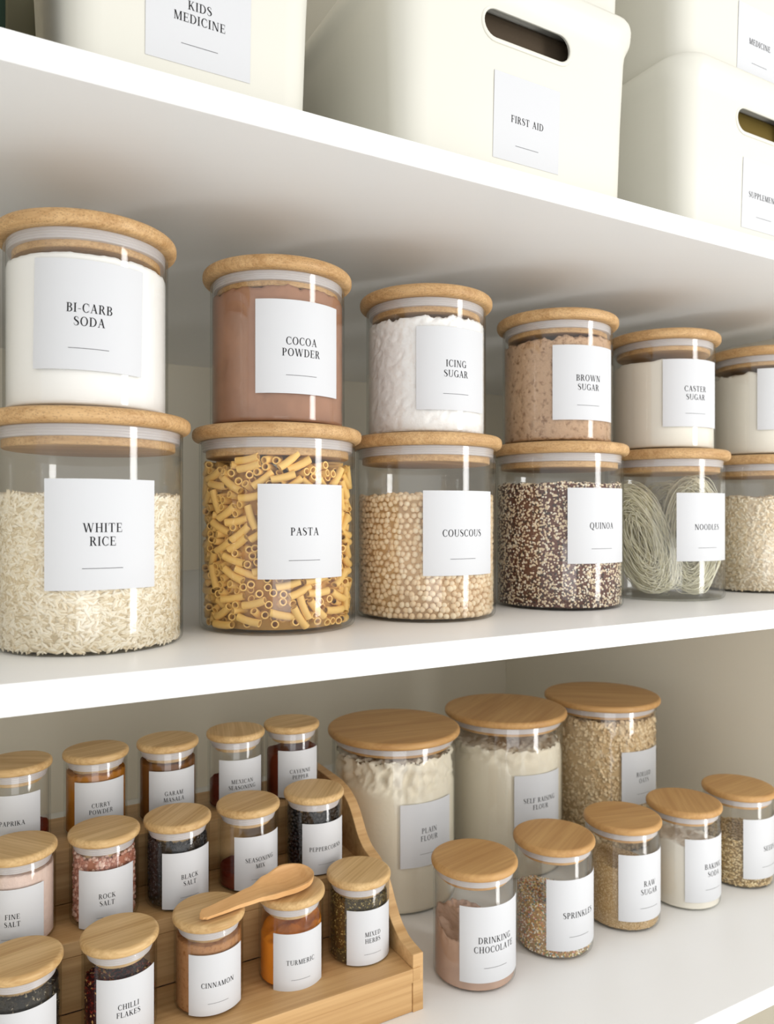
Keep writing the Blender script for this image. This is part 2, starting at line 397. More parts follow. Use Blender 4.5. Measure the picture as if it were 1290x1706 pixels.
def scatter(R, z0, topf, size, template, density=1.25, depth=1.4, tang=True, jit=.15, vertical=0.0, tilt=.35, rear=1.0):
    """positions + bases of grains covering the wall skin and top surface of a cylindrical fill"""
    sx, sy, sz = size; foot = sx * sy * 4 * .8
    zt = max(topf(R * math.cos(a), R * math.sin(a)) for a in np.linspace(0, 6.28, 24))
    nw = int(2 * math.pi * R * (zt - z0) / foot * density)
    ntp = int(math.pi * R * R / foot * density * .9)
    P = []; B = []
    th = RNG.uniform(0, 2 * math.pi, nw); z = RNG.uniform(z0, zt, nw)
    rr = R - sz - RNG.random(nw) ** 1.3 * depth * sz
    for i in range(nw):
        x, y = R * math.cos(th[i]), R * math.sin(th[i])
        if z[i] > topf(x, y) - sz * .3: continue
        n = np.array([math.cos(th[i]), math.sin(th[i]), 0]); tg = np.array([-n[1], n[0], 0]); up = np.array([0, 0, 1.0])
        a = RNG.normal(0, .75) if vertical == 0 else RNG.uniform(0, math.pi)
        d = tg * math.cos(a) + up * math.sin(a) + n * RNG.normal(0, tilt) * .6; d /= np.linalg.norm(d)
        e = np.cross(n, d); e /= np.linalg.norm(e); f = np.cross(d, e)
        k = 1 + RNG.uniform(-jit, jit)
        P.append((rr[i] * n[0], rr[i] * n[1], max(z[i], z0 + sz))); B.append((d * sx * k, e * sy * k, f * sz * k))
    q = RNG.random(ntp); th = RNG.uniform(0, 2 * math.pi, ntp)
    for i in range(ntp):
        r = math.sqrt(q[i]) * (R - sx * .9); x, y = r * math.cos(th[i]), r * math.sin(th[i])
        a = RNG.uniform(0, 6.28); d = np.array([math.cos(a), math.sin(a), RNG.normal(0, tilt)]); d /= np.linalg.norm(d)
        e = np.cross(np.array([0, 0, 1.0]), d); e /= np.linalg.norm(e); f = np.cross(d, e); k = 1 + RNG.uniform(-jit, jit)
        P.append((x, y, topf(x, y) + RNG.uniform(-.6, .4) * sz)); B.append((d * sx * k, e * sy * k, f * sz * k))
    return np.array(P), np.array(B)
def core_arrays(R, z0, topf, seg=64, rings=14):
    """closed solid: side wall to topf, top surface; returns V, F(tri)"""
    V = []; F = []
    for i in range(seg):
        a = 2 * math.pi * i / seg; x, y = R * math.cos(a), R * math.sin(a); V.append((x, y, z0))
    for k in range(rings, 0, -1):
        for i in range(seg):
            a = 2 * math.pi * i / seg; r = R * k / rings; x, y = r * math.cos(a), r * math.sin(a); V.append((x, y, topf(x, y)))
    V.append((0, 0, topf(0, 0))); c = len(V) - 1; V.append((0, 0, z0)); b = len(V) - 1
    for k in range(rings):
        for i in range(seg):
            j = (i + 1) % seg; p = k * seg; F += [(p + i, p + j, p + seg + j), (p + i, p + seg + j, p + seg + i)]
    p = rings * seg
    for i in range(seg):
        j = (i + 1) % seg; F += [(p + i, p + j, c), (j, i, b)]
    return np.array(V), np.array(F)
def grains_me(name, R, z0, topf, size, template, mats, weights, core_mat, smooth=True, hexa=False, **k):
    if hexa: P, B = hexpack(R, z0, topf, size[0])
    else: P, B = scatter(R, z0, topf, size, template, **k)
    TV, TF = template; n = len(P)
    V = np.einsum('kc,ncd->nkd', TV, B) + P[:, None, :]
    F = TF[None] + (np.arange(n) * len(TV))[:, None, None]
    mi = RNG.choice(len(mats), n, p=weights); mi = np.repeat(mi, len(TF))
    cr = size[2] * 1.2
    CV, CF = core_arrays(R - cr, z0 + .2, lambda x, y: topf(x, y) - size[2] * .8)
    V = np.vstack([V.reshape(-1, 3), CV]); F = np.vstack([F.reshape(-1, 3), CF + n * len(TV)])
    mi = np.concatenate([mi, np.full(len(CF), len(mats))])
    return mesh_np(name, V, F, mats + [core_mat], mi, smooth)
def hexpack(R, z0, topf, s):
    P = []; B = []
    for layer in range(2):
        rr = R - s - layer * s * 1.1
        rows = 0; z = z0 + s
        while z < 200:
            nn = int(2 * math.pi * rr / (1.9 * s)); any_ = False
            for i in range(nn):
                a = 2 * math.pi * (i + (rows % 2) * .5 + RNG.normal(0, .17) + layer * .5) / nn
                zz = z + RNG.normal(0, s * .28); x, y = rr * math.cos(a), rr * math.sin(a)
                if zz > topf(x, y): continue
                any_ = True
                k = s * RNG.uniform(.86, 1.06)
                M3 = np.array(Matrix.Rotation(RNG.uniform(0, 6), 3, Vector(RNG.normal(0, 1, 3)))) * k
                M3[2] *= .9
                P.append((x, y, max(zz, z0 + s * .9))); B.append(M3)
            if not any_: break
            z += 1.66 * s; rows += 1
    n = int(math.pi * R * R / (3.2 * s * s))
    for i in range(n):
        r = math.sqrt(RNG.random()) * (R - s); a = RNG.uniform(0, 6.28); x, y = r * math.cos(a), r * math.sin(a)
        P.append((x, y, topf(x, y) + RNG.uniform(-.5, .2) * s)); B.append(np.eye(3) * s)
    return np.array(P), np.array(B)
def flat_top(h, amp=1.2, sx=0.0, sy=0.0, sc=.06, seed=0.0):
    return lambda x, y: h + sx * x + sy * y + amp * noise.noise(Vector((x * sc, y * sc, seed)))
def powder_me(name, R, z0, h, mat, sx=0.0, sy=0.0, amp=1.0, sc=.08, edge=0.0, band=0.0, lump=0.0, lsc=.18, seed=0.0, mat2=None, seg=144):
    """powder fill; edge = ragged rim height; band = height of a broken, clumped zone under the rim; lump = its depth"""
    nz = 40; rings = 22; V = []; F = []
    def top(x, y):
        v = Vector((x * sc, y * sc, seed))
        return h + sx * x + sy * y + amp * noise.noise(v) + edge * noise.noise(v * 3.1) * .7 + edge * .4 * noise.noise(v * 9)
    for k in range(nz + 1):
        f = k / nz
        for i in range(seg):
            a = 2 * math.pi * i / seg; c, s = math.cos(a), math.sin(a); zt = top(R * c, R * s); z = z0 + (zt - z0) * f
            rr = R
            if band:
                lim = zt - band * (1 + .35 * noise.noise(Vector((c * 1.7, s * 1.7, seed + 3))))
                if z > lim:
                    u = min(1, (z - lim) / 3.5)
                    nv = noise.noise(Vector((c * R * lsc, s * R * lsc, z * lsc + seed))) + .5 * noise.noise(Vector((c * R * lsc * 2.5, s * R * lsc * 2.5, z * lsc * 2.5 + seed)))
                    rr = R - u * lump * (.55 + .75 * nv)
                    rr = min(rr, R)
            elif lump:
                nv = noise.noise(Vector((c * R * lsc, s * R * lsc, z * lsc + seed))) + .5 * noise.noise(Vector((c * R * lsc * 2.2, s * R * lsc * 2.2, z * lsc * 2.2)))
                rr = R - max(0, nv - .05) * lump
            if k == nz: rr -= .6
            V.append((rr * c, rr * s, z))
    base = nz * seg
    for k in range(1, rings):
        for i in range(seg):
            a = 2 * math.pi * i / seg; r = R * (1 - k / rings); x, y = r * math.cos(a), r * math.sin(a)
            V.append((x, y, top(x, y) + (lump * .5 * noise.noise(Vector((x * .2, y * .2, seed))) if (band or lump) else 0)))
    V.append((0, 0, top(0, 0))); c0 = len(V) - 1; V.append((0, 0, z0)); b0 = len(V) - 1
    tot = nz + rings - 1
    for k in range(tot):
        for i in range(seg):
            j = (i + 1) % seg; p = k * seg; F += [(p + i, p + j, p + seg + j), (p + i, p + seg + j, p + seg + i)]
    p = tot * seg
    for i in range(seg):
        j = (i + 1) % seg; F += [(p + i, p + j, c0), (j, i, b0)]
    return mesh_np(name, V, F, [mat], None, True)
def fill(name, me, loc, label, cat, group=None):
    o = link(name, me, None, loc); return tag(o, label, cat, group, 'stuff')
BASE = 2.4   # contents rest on the glass floor

# ---- middle shelf, lower row
G_LOW = 'large bamboo-lidded jars on the middle shelf'
G_UP = 'medium bamboo-lidded jars stacked on the large ones'
zb = Z_MID_T
make_jar('big', (78, 533, zb), BIG, 'large glass jar of white rice labelled WHITE RICE at the left end', ['WHITE', 'RICE'], -2.0, 20.8, G_LOW)
make_jar('big', (213, 547, zb), BIG, 'large glass jar of yellow pasta tubes labelled PASTA', ['PASTA'], -2.8, 20.8, G_LOW)
make_jar('big', (343.3, 545, zb), BIG, 'large glass jar of round beige pearls labelled COUSCOUS', ['COUSCOUS'], -2.2, 18.2, G_LOW)
make_jar('big', (489.5, 546, zb), BIG, 'large glass jar of mixed dark and pale grains labelled QUINOA', ['QUINOA'], -2.3, 22.8, G_LOW)
make_jar('big', (633, 548.5, zb), BIG, 'large glass jar of pale noodle nests labelled NOODLES', ['NOODLES'], -5.7, 20.5, G_LOW)
make_jar('big', (781, 549, zb), BIG, 'large glass jar of pale short grain at the right edge, front label turned away', None, 2.0, 20.5, G_LOW)
RI = 58 - 1.7
rice_m = [plain('rice_ivory', (238, 225, 198), .5, .4, sss=.1), plain('rice_white', (245, 235, 213), .5, .4), plain('rice_shade', (222, 205, 172), .5, .4)]
fill('white_rice', grains_me('white_rice', RI, 0, flat_top(92, 3, seed=1), (3.3, .98, .85), OCT2, rice_m, [.45, .35, .2], plain('rice_core', (222, 204, 170), .8), density=4.2, depth=1.5, tilt=.06), (78, 533, zb + BASE), 'long-grain white rice filling the jar labelled WHITE RICE', 'rice')
pearl_m = [plain('pearl_a', (240, 216, 180), .6, .3, bump=.2, bscale=900), plain('pearl_b', (232, 205, 166), .6, .3), plain('pearl_c', (244, 224, 190), .6, .3)]
fill('pearl_couscous', grains_me('pearl_couscous', RI, 0, flat_top(94, 3, seed=2), (2.6, 2.6, 2.4), ICO2, pearl_m, [.4, .3, .3], plain('pearl_dark', (206, 174, 132), .8), hexa=True), (343.3, 545, zb + BASE), 'round beige pearl couscous in the jar labelled COUSCOUS', 'couscous')
qm = [plain('quinoa_cream', (236, 216, 184), .6, .3), plain('quinoa_black', (62, 44, 36), .5, .4), plain('quinoa_red', (104, 60, 44), .5, .4), plain('quinoa_white', (248, 238, 218), .6, .3)]
fill('mixed_quinoa', grains_me('mixed_quinoa', RI, 0, flat_top(107, 3, seed=3), (1.15, 1.15, 1.0), ICO, qm, [.44, .20, .14, .22], qm[2], density=1.6, depth=1.4), (489.5, 546, zb + BASE), 'mixed black, red and cream quinoa in the jar labelled QUINOA', 'quinoa')
bm_ = [plain('barley_a', (242, 228, 202), .6, .3), plain('barley_b', (228, 208, 174), .6, .3), plain('barley_c', (242, 230, 206), .6, .3)]
fill('short_grain', grains_me('short_grain', RI, 0, flat_top(98, 3, seed=4), (2.6, 1.2, 1.0), OCT2, bm_, [.4, .3, .3], bm_[1], density=2.2, depth=1.5), (781, 549, zb + BASE), 'pale short grain in the large jar at the right edge', 'grain')

# ---- pasta tubes, one by one
def tube_me():
    n = 14; ro, ri, L = 2.75, 1.85, 8.6; V = []; F = []
    for (r, x) in ((ro, -L), (ro, -L / 3), (ro, L / 3), (ro, L), (ri, L), (ri, L / 3), (ri, -L / 3), (ri, -L)):
        bend = -0.010 * (x * x - L * L)
        for i in range(n):
            a = 2 * math.pi * i / n; V.append((x, r * math.cos(a) + bend, r * math.sin(a)))
    for k in range(8):
        for i in range(n):
            j = (i + 1) % n; p = k * n; q = ((k + 1) % 8) * n; F.append((p + i, q + i, q + j, p + j))
    me = mesh_py('pasta_tube', V, F, [M['pasta']], True)
    bm = bmesh.new(); bm.from_mesh(me)
    for e in bm.edges:
        if len(e.link_faces) == 2 and e.calc_face_angle(0) > .8: e.smooth = False
    bmesh.ops.recalc_face_normals(bm, faces=bm.faces); bm.to_mesh(me); bm.free()
    return me
M['pasta'] = plain('dry_pasta', (240, 196, 112), .5, .4, sss=.15, bump=.1, bscale=500)
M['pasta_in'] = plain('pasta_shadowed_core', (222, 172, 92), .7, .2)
PC = (213, 547, zb + BASE)
def pack_tubes():
    placed = []; PP = np.zeros((6000, 3)); r = 2.75; L = 8.6 - r * .6
    def segdist(p1, d1, p2, d2):
        a = [p1 - d1 * L, p1, p1 + d1 * L]; best = 1e9
        w = p1 - p2; b = float(d1 @ d2); dd = float(d1 @ w); ee = float(d2 @ w); den = 1 - b * b
        for _ in (0,):
            s = 0 if den < 1e-4 else (b * ee - dd) / den
            s = max(-L, min(L, s)); u = max(-L, min(L, b * s + ee)); s = max(-L, min(L, b * u - dd))
        return float(np.linalg.norm(w + d1 * s - d2 * u))
    def top(a): return 119 + 4 * math.sin(3 * a + 1) + 2 * math.sin(7 * a)
    for layer, (tries, tol) in enumerate(((26000, .80), (26000, .78), (8000, .8))):
        for _ in range(tries):
            a = RNG.uniform(0, 2 * math.pi); n = np.array([math.cos(a), math.sin(a), 0]); tg = np.array([-n[1], n[0], 0]); up = np.array([0, 0, 1.0])
            if RNG.random() < .24:
                d = n + tg * RNG.normal(0, .35) + up * RNG.normal(0, .3)
            else:
                ph = RNG.normal(0, .55) if RNG.random() < .75 else RNG.uniform(-1.57, 1.57)
                d = tg * math.cos(ph) + up * math.sin(ph) + n * RNG.normal(0, .12)
            d /= np.linalg.norm(d)
            half = 8.6
            # push outwards until either end touches the wall
            hor = math.hypot(d[0], d[1]) * half
            rad = abs(float(d @ n)) * half; tgc = abs(float(d @ tg)) * half
            rr = math.sqrt(max(0, (RI - r) ** 2 - tgc ** 2)) - rad - .2 - layer * RNG.uniform(2.0, 4.5)
            zext = abs(d[2]) * half + r * math.sqrt(1 - d[2] ** 2)
            z = RNG.uniform(zext + .2, top(a) - zext * .5)
            p = n * rr + up * z
            ok = True
            if placed:
                near = np.nonzero((np.abs(PP[:len(placed)] - p).max(1) < 20))[0]
                for c in near:
                    q, e, _n = placed[c]
                    if segdist(p, d, q, e) < 2 * r * tol: ok = False; break
            if ok: PP[len(placed)] = p; placed.append((p, d, n))
    return placed
tubes = pack_tubes()
tm = tube_me()
view = np.array([-213, -547, 60.0])
def facing(tb):
    p, d, n = tb; rr = math.hypot(p[0], p[1])
    return float(n @ (view / np.linalg.norm(view))) * 1.0 + rr / 60
tubes.sort(key=facing, reverse=True)
def tube_rot(d, n):
    dv = Vector(d); nv = Vector(n); y = dv.cross(nv)
    if y.length < .1: y = dv.cross(Vector((0, 0, 1)))
    y.normalize(); z = dv.cross(y)
    return Matrix((dv, y, z)).transposed().to_4x4()
for i, (p, d, n) in enumerate(tubes[:300]):
    o = bpy.data.objects.new('pasta_tube', tm); COL.objects.link(o)
    o.matrix_world = Matrix.Translation(Vector([(a + b) * MM for a, b in zip(p, PC)])) @ tube_rot(d, n)
    tag(o, 'small yellow pasta tube inside the jar labelled PASTA', 'pasta', 'dry pasta tubes in the jar labelled PASTA')
tv = np.array([v.co[:] for v in tm.vertices]) / MM; tf = np.array([pl.vertices[:] for pl in tm.polygons])
Vs = []; Fs = []
for k, (p, d, n) in enumerate(tubes[300:]):
    R3 = np.array(tube_rot(d, n).to_3x3()); Vs.append(tv @ R3.T + p); Fs.append(tf + k * len(tv))
k = len(Vs)
if k:
    fill('pasta_tubes', mesh_np('pasta_tubes', np.vstack(Vs), np.vstack(Fs), [M['pasta']], None, True), PC, 'remaining yellow pasta tubes deeper inside and at the back of the PASTA jar', 'pasta')
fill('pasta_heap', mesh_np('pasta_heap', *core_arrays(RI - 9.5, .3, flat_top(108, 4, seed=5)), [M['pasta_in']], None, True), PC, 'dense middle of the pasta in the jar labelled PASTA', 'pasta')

# ---- noodle nests
M['noodle'] = plain('rice_vermicelli', (255, 250, 224), .45, .5, sss=.3)
def nest(loc, A, Bv, Nv, ra, rb, rn, loops, label, seed):
    rg = np.random.default_rng(seed)
    A, Bv, Nv = [np.array(v, float) / np.linalg.norm(v) for v in (A, Bv, Nv)]
    RM = 56.3 - .8; N = 30; K = 4; Vs = []; Fs = []; loc = np.array(loc, float)
    t0 = np.arange(N) / N * 2 * math.pi
    i_ = np.arange(N)[:, None]; j_ = np.arange(K)[None]
    FT = np.stack([i_ * K + j_, i_ * K + (j_ + 1) % K, ((i_ + 1) % N) * K + (j_ + 1) % K, ((i_ + 1) % N) * K + j_], -1).reshape(-1, 4)
    for k in range(loops):
        f = .18 + .82 * rg.random() ** .75; n0 = rg.uniform(-1, 1) * rn * math.sqrt(max(.05, 1.12 - f * f))
        w = rg.normal(0, 1, 8); t = t0 + rg.uniform(0, 6.28); sk = rg.normal(0, .16)
        a = ra * (f * .8 + .2) * np.cos(t) + w[0] * 3 * f + 1.8 * w[1] * np.sin(2 * t + w[2] * 3) + .7 * np.sin(5 * t + w[6] * 3)
        b = rb * f * np.sin(t + sk) + w[3] * 3 + 1.6 * w[4] * np.sin(3 * t + w[5] * 3) + .6 * np.sin(6 * t + w[7] * 4)
        nn = n0 + 2.2 * w[6] * np.sin(2 * t + w[7] * 3)
        P = A * a[:, None] + Bv * b[:, None] + Nv * nn[:, None] + loc
        h = np.hypot(P[:, 0], P[:, 1]); q = np.minimum(1, RM / np.maximum(h, 1e-6)); P[:, 0] *= q; P[:, 1] *= q
        P[:, 2] = np.clip(P[:, 2], .6 + rg.uniform(0, 3), 121 - rg.uniform(0, 6))
        Tn = np.roll(P, -1, 0) - np.roll(P, 1, 0); Tn /= np.maximum(np.linalg.norm(Tn, axis=1, keepdims=True), 1e-6)
        U = np.cross(Tn, [.3, .2, .93]); U /= np.maximum(np.linalg.norm(U, axis=1, keepdims=True), 1e-6); Wv = np.cross(Tn, U)
        R_ = .42
        V = P[:, None, :] + R_ * (U[:, None, :] * np.cos(j_ * math.pi / 2)[..., None] + Wv[:, None, :] * np.sin(j_ * math.pi / 2)[..., None])
        Vs.append(V.reshape(-1, 3)); Fs.append(FT + k * N * K)
    me = mesh_np('noodle_nest', np.vstack(Vs), np.vstack(Fs), [M['noodle']], None, True)
    o = link('noodle_nest', me, None, (633, 548.5, zb + BASE))
    return tag(o, label, 'noodles', 'vermicelli nests in the jar labelled NOODLES')
# jar-local axes: the camera sees it from (-.757,-.653)
vx = np.array([.653, -.757, 0])   # image-right in the jar
vd = np.array([.757, .653, 0])    # away from the camera
up = np.array([0, 0, 1.0])
nest(vx * -22 - vd * 16 + up * 56, up * .93 - vx * .36, vx * .93 + up * .36, vd, 57, 25, 14, 210, 'vermicelli nest leaning in the left front of the NOODLES jar', 11)
nest(vx * 26 - vd * 6 + up * 60, up, vx, vd, 58, 25, 15, 190, 'vermicelli nest standing at the right of the NOODLES jar behind the label', 12)
nest(vx * 2 + vd * 25 + up * 58, up + vx * .1, vx - up * .1, vd, 55, 28, 13, 150, 'vermicelli nest at the back of the NOODLES jar', 13)

# ---- middle shelf, upper row (each standing on the lid below)
zu = Z_MID_T + 146
make_jar('mid', (76, 532, zu), MID, 'medium glass jar of white powder labelled BI-CARB SODA', ['BI-CARB', 'SODA'], -7.3, 149.9, G_UP, tilt=-.02)
make_jar('mid', (213, 547, zu), MID, 'medium glass jar of brown powder labelled COCOA POWDER', ['COCOA', 'POWDER'], -2.0, 148.8, G_UP)
make_jar('mid', (346, 549, zu), MID, 'medium glass jar of lumpy white powder labelled ICING SUGAR', ['ICING', 'SUGAR'], -3.7, 146.4, G_UP)
make_jar('mid', (489.5, 548, zu), MID, 'medium glass jar of lumpy light brown sugar labelled BROWN SUGAR', ['BROWN', 'SUGAR'], -8.9, 147.1, G_UP)
make_jar('mid', (633, 550, zu), MID, 'medium glass jar of smooth white sugar labelled CASTER SUGAR', ['CASTER', 'SUGAR'], -11.7, 149.4, G_UP)
make_jar('mid', (786, 549, zu), MID, 'medium glass jar of white powder with smeared rim cut off by the right edge', None, -19.1, 154.7, G_UP)
RM_ = 50 - 1.7
white = plain('white_powder', (248, 246, 241), .9, .1, bump=.06, bscale=300)
cream = plain('cream_powder', (240, 234, 220), .9, .1, bump=.1, bscale=200)
flour = plain('flour', (238, 229, 208), .95, .1, bump=.25, bscale=260)
fill('baking_powder', powder_me('baking_powder', RM_, 0, 89, white, amp=1.2, edge=1.0, seed=1), (76, 532, zu + BASE), 'white powder in the jar labelled BI-CARB SODA', 'powder')
cocoa = plain('cocoa', (164, 121, 95), .9, .1, bump=.25, bscale=120, mott=.16, mscale=45)
fill('cocoa_powder', powder_me('cocoa_powder', RM_, 0, 93, cocoa, amp=3, edge=3, lump=1.5, lsc=.09, seed=2), (213, 547, zu + BASE), 'reddish brown cocoa powder in the jar labelled COCOA POWDER', 'powder')
icing = lumpy('icing_sugar', (255, 253, 250), (248, 242, 236), 190, .45, .002)
fill('icing_sugar', powder_me('icing_sugar', RM_, 0, 90, icing, sx=.03, amp=3, edge=3.5, lump=2.6, lsc=.24, seed=3), (346, 549, zu + BASE), 'clumpy white icing sugar in the jar labelled ICING SUGAR', 'sugar')
brown = lumpy('brown_sugar', (204, 168, 134), (146, 108, 74), 190, 1.0, .0022)
fill('brown_sugar', powder_me('brown_sugar', RM_, 0, 90, brown, sx=.06, sy=-.02, amp=4, edge=4, lump=2.4, lsc=.22, seed=4), (489.5, 548, zu + BASE), 'clumpy light brown sugar in the jar labelled BROWN SUGAR', 'sugar')
fill('caster_sugar', powder_me('caster_sugar', RM_, 0, 84, cream, amp=1.5, edge=.6, seed=5), (633, 550, zu + BASE), 'smooth white sugar in the jar labelled CASTER SUGAR', 'sugar')
fill('white_sugar', powder_me('white_sugar', RM_, 0, 87, cream, amp=3.5, edge=3.5, sx=.05, seed=6), (786, 549, zu + BASE), 'white powder in the medium jar at the right edge', 'powder')

# ------------------------------------------------------------------ lower shelf canisters and small jars
G_CAN = 'tall flat-lidded canisters at the back of the lower shelf'
G_SML = 'small flat-lidded jars in the front row of the lower shelf'
zl = Z_LOW_T
make_jar('can', (425, 741, zl), CAN, 'tall canister of clumpy flour labelled PLAIN FLOUR', ['PLAIN', 'FLOUR'], 3.0, -297.1, G_CAN, name='glass_canister')
make_jar('can', (581.7, 743, zl), CAN, 'tall canister of smooth flour labelled SELF RAISING FLOUR', ['SELF RAISING', 'FLOUR'], -2.3, -293.7, G_CAN, name='glass_canister')
make_jar('can', (735, 738, zl), CAN, 'tall canister of oat flakes labelled ROLLED OATS', ['ROLLED', 'OATS'], 2.8, -289.4, G_CAN, name='glass_canister')
RC = 68 - 1.7
fill('plain_flour', powder_me('plain_flour', RC, 0, 152, flour, amp=3, edge=4, band=32, lump=9, lsc=.13, seed=7), (425, 741, zl + BASE), 'flour with a clumpy top in the canister labelled PLAIN FLOUR', 'flour')
fill('self_raising_flour', powder_me('self_raising_flour', RC, 0, 140, flour, amp=3, edge=3, band=17, lump=4, lsc=.12, seed=8, sx=-.02), (581.7, 743, zl + BASE), 'cream flour in the canister labelled SELF RAISING FLOUR', 'flour')
om = [plain('oat_a', (234, 210, 170), .7, .2), plain('oat_b', (222, 194, 152), .7, .2), plain('oat_c', (236, 214, 176), .7, .2)]
fill('rolled_oats', grains_me('rolled_oats', RC, 0, flat_top(153, 5, seed=9), (3.3, 2.6, .6), OCT2, om, [.4, .3, .3], plain('oat_core', (208, 178, 134), .8), density=3.2, depth=4, tilt=1.2, vertical=1), (735, 738, zl + BASE), 'rolled oat flakes in the canister labelled ROLLED OATS', 'oats')
sj = [('DRINKING CHOCOLATE', ['DRINKING', 'CHOCOLATE'], (409.8, 568.3), -5.4, -336.2, 'small jar partly filled with brown powder labelled DRINKING CHOCOLATE'),
      ('SPRINKLES', ['SPRINKLES'], (505, 570), -1.6, -336.1, 'small jar of coloured sugar pearls labelled SPRINKLES'),
      ('RAW SUGAR', ['RAW', 'SUGAR'], (598.6, 572), -1.4, -334.3, 'small jar of golden sugar labelled RAW SUGAR'),
      ('BAKING SODA', ['BAKING', 'SODA'], (687.5, 569), 1.8, -336.2, 'small jar of white powder labelled BAKING SODA'),
      ('SEEDS', ['SEEDS'], (779.6, 570), 4.4, -333.7, 'small jar of pale seeds labelled SEEDS, right end of the front row')]
for (_, tx, (u, w), az, tp, lb), lr in zip(sj, (.2, .5, -.2, .9, .1)):
    make_jar('small', (u, w, zl), SML, lb, tx, az, tp, G_SML, lidrot=lr)
RS = 37 - 1.7
choc = plain('drinking_chocolate', (192, 160, 140), .95, .1, bump=.3, bscale=250, mott=.12)
fill('drinking_chocolate', powder_me('drinking_chocolate', RS, 0, 36, choc, sx=-.20, sy=.28, amp=5, sc=.07, edge=3, lump=1.2, band=8, lsc=.15, seed=1.5), (409.8, 568.3, zl + BASE), 'brown chocolate powder in the jar labelled DRINKING CHOCOLATE', 'powder')
spm = [plain('sprinkle_' + n_, c_, .4, .5) for n_, c_ in (('white', (246, 238, 220)), ('pink', (216, 150, 140)), ('orange', (224, 160, 96)), ('green', (142, 160, 116)), ('blue', (130, 152, 160)), ('yellow', (232, 206, 140)), ('brown', (184, 148, 104)))]
fill('sugar_sprinkles', grains_me('sugar_sprinkles', RS, 0, flat_top(42, 2, sx=-.22, sy=.1, seed=2), (.95, .95, .85), ICO, spm, [.3, .09, .13, .08, .07, .2, .13], spm[6], density=1.5, depth=1.5), (505, 570, zl + BASE), 'tiny multicoloured sugar sprinkles in the jar labelled SPRINKLES', 'sprinkles')
rawm = [plain('raw_a', (206, 178, 132), .5, .4), plain('raw_b', (186, 154, 106), .5, .4), plain('raw_c', (220, 196, 154), .5, .4)]
fill('raw_sugar', grains_me('raw_sugar', RS, 0, flat_top(54, 2, sx=-.22, sy=.1, seed=3), (.75, .7, .6), ICO, rawm, [.4, .3, .3], rawm[1], density=1.3, depth=1.2, smooth=False), (598.6, 572, zl + BASE), 'golden raw sugar crystals in the jar labelled RAW SUGAR', 'sugar')
fill('baking_soda', powder_me('baking_soda', RS, 0, 62, cream, sx=-.12, amp=3, edge=1.5, seed=4), (687.5, 569, zl + BASE), 'white powder in the jar labelled BAKING SODA', 'powder')
sdm = [plain('seed_a', (222, 196, 146), .5, .4), plain('seed_b', (196, 164, 108), .5, .4), plain('seed_c', (150, 122, 74), .5, .4), plain('seed_d', (236, 216, 172), .5, .4)]
fill('mixed_seeds', grains_me('mixed_seeds', RS, 0, flat_top(50, 2, seed=5), (1.7, .9, .7), OCT2, sdm, [.35, .25, .15, .25], sdm[2], density=1.5, depth=1.5), (779.6, 570, zl + BASE), 'pale seeds in the jar labelled SEEDS', 'seeds')

# ------------------------------------------------------------------ bamboo spice rack
def rack():
    rt = root('spice_rack', (0, 543.6, Z_LOW_T), 'three-tier bamboo spice rack with curved sides on the lower shelf', 'rack')
    z0 = Z_LOW_T; w0 = 543.6
    def bx(n, *a, bev=.5): return link(n, box_me(n, a[0], a[1], a[2] - w0, a[3] - w0, a[4] - z0, a[5] - z0, M['tray'], bev=bev), rt)
    uL, uR = 8.0, 330.0
    prof = [(543.6, -363.6), (562, -361.5), (572, -357.5), (581, -351), (589, -341), (597, -329), (606, -319), (618, -312.5), (632, -308.5), (643, -301), (652, -290), (661, -280), (674, -272), (690, -267.5), (708, -266), (760, -265.5)]
    fine = []
    for i in range(len(prof) - 1):
        p0 = prof[max(0, i - 1)]; p1 = prof[i]; p2 = prof[i + 1]; p3 = prof[min(len(prof) - 1, i + 2)]
        for k in range(4):
            t = k / 4
            fine.append(tuple(.5 * (2 * b + (c - a) * t + (2 * a - 5 * b + 4 * c - d) * t * t + (3 * b - a - 3 * c + d) * t ** 3) for a, b, c, d in zip(p0, p1, p2, p3)))
    fine.append(prof[-1])
    pts = [(543.6, z0)] + fine + [(760, z0)]
    def side(n, u0, u1):
        V = [(u0, w - w0, z - z0) for w, z in pts] + [(u1, w - w0, z - z0) for w, z in pts]; k = len(pts)
        F = [tuple(range(k)), tuple(range(2 * k - 1, k - 1, -1))] + [(i, i + k, (i + 1) % k + k, (i + 1) % k) for i in range(k)]
        me = mesh_py(n, V, F, [M['tray']])
        bm = bmesh.new(); bm.from_mesh(me); bmesh.ops.recalc_face_normals(bm, faces=bm.faces)
        es = [e for e in bm.edges if len(e.link_faces) == 2 and e.calc_face_angle(0) > 1.2]
        bmesh.ops.bevel(bm, geom=es, offset=.6 * MM, segments=2, profile=.5, affect='EDGES'); bm.to_mesh(me); bm.free()
        return link(n, me, rt)
    side('side_panel', uR, uR + 10); side('side_panel', uL - 10, uL)
    g = .15
    bx('tread', uL + g, uR - g, w0 - .6, 621, -386.2, -374.6); 
    bx('tread', uL + g, uR - g, 621.2, 685, -333, -321.6)
    bx('tread', uL + g, uR - g, 683.2, 757, -287, -275.6)
    bx('tread_nose', uR - .2, uR + 6.5, w0 - .6, w0 + 1.5, -386.2, -374.6, bev=0)
    bx('riser', uL + g, uR - g, w0 + .9, w0 + 14, z0 + .3, -386.4)
    bx('riser', uL + g, uR - g, 621.2, 631, -374.4, -333.2)
    bx('riser', uL + g, uR - g, 684.8, 695, -321.4, -287.2)
    bx('back_panel', uL + g, uR - g, 744, 757, z0 + .3, -287.2)
rack()

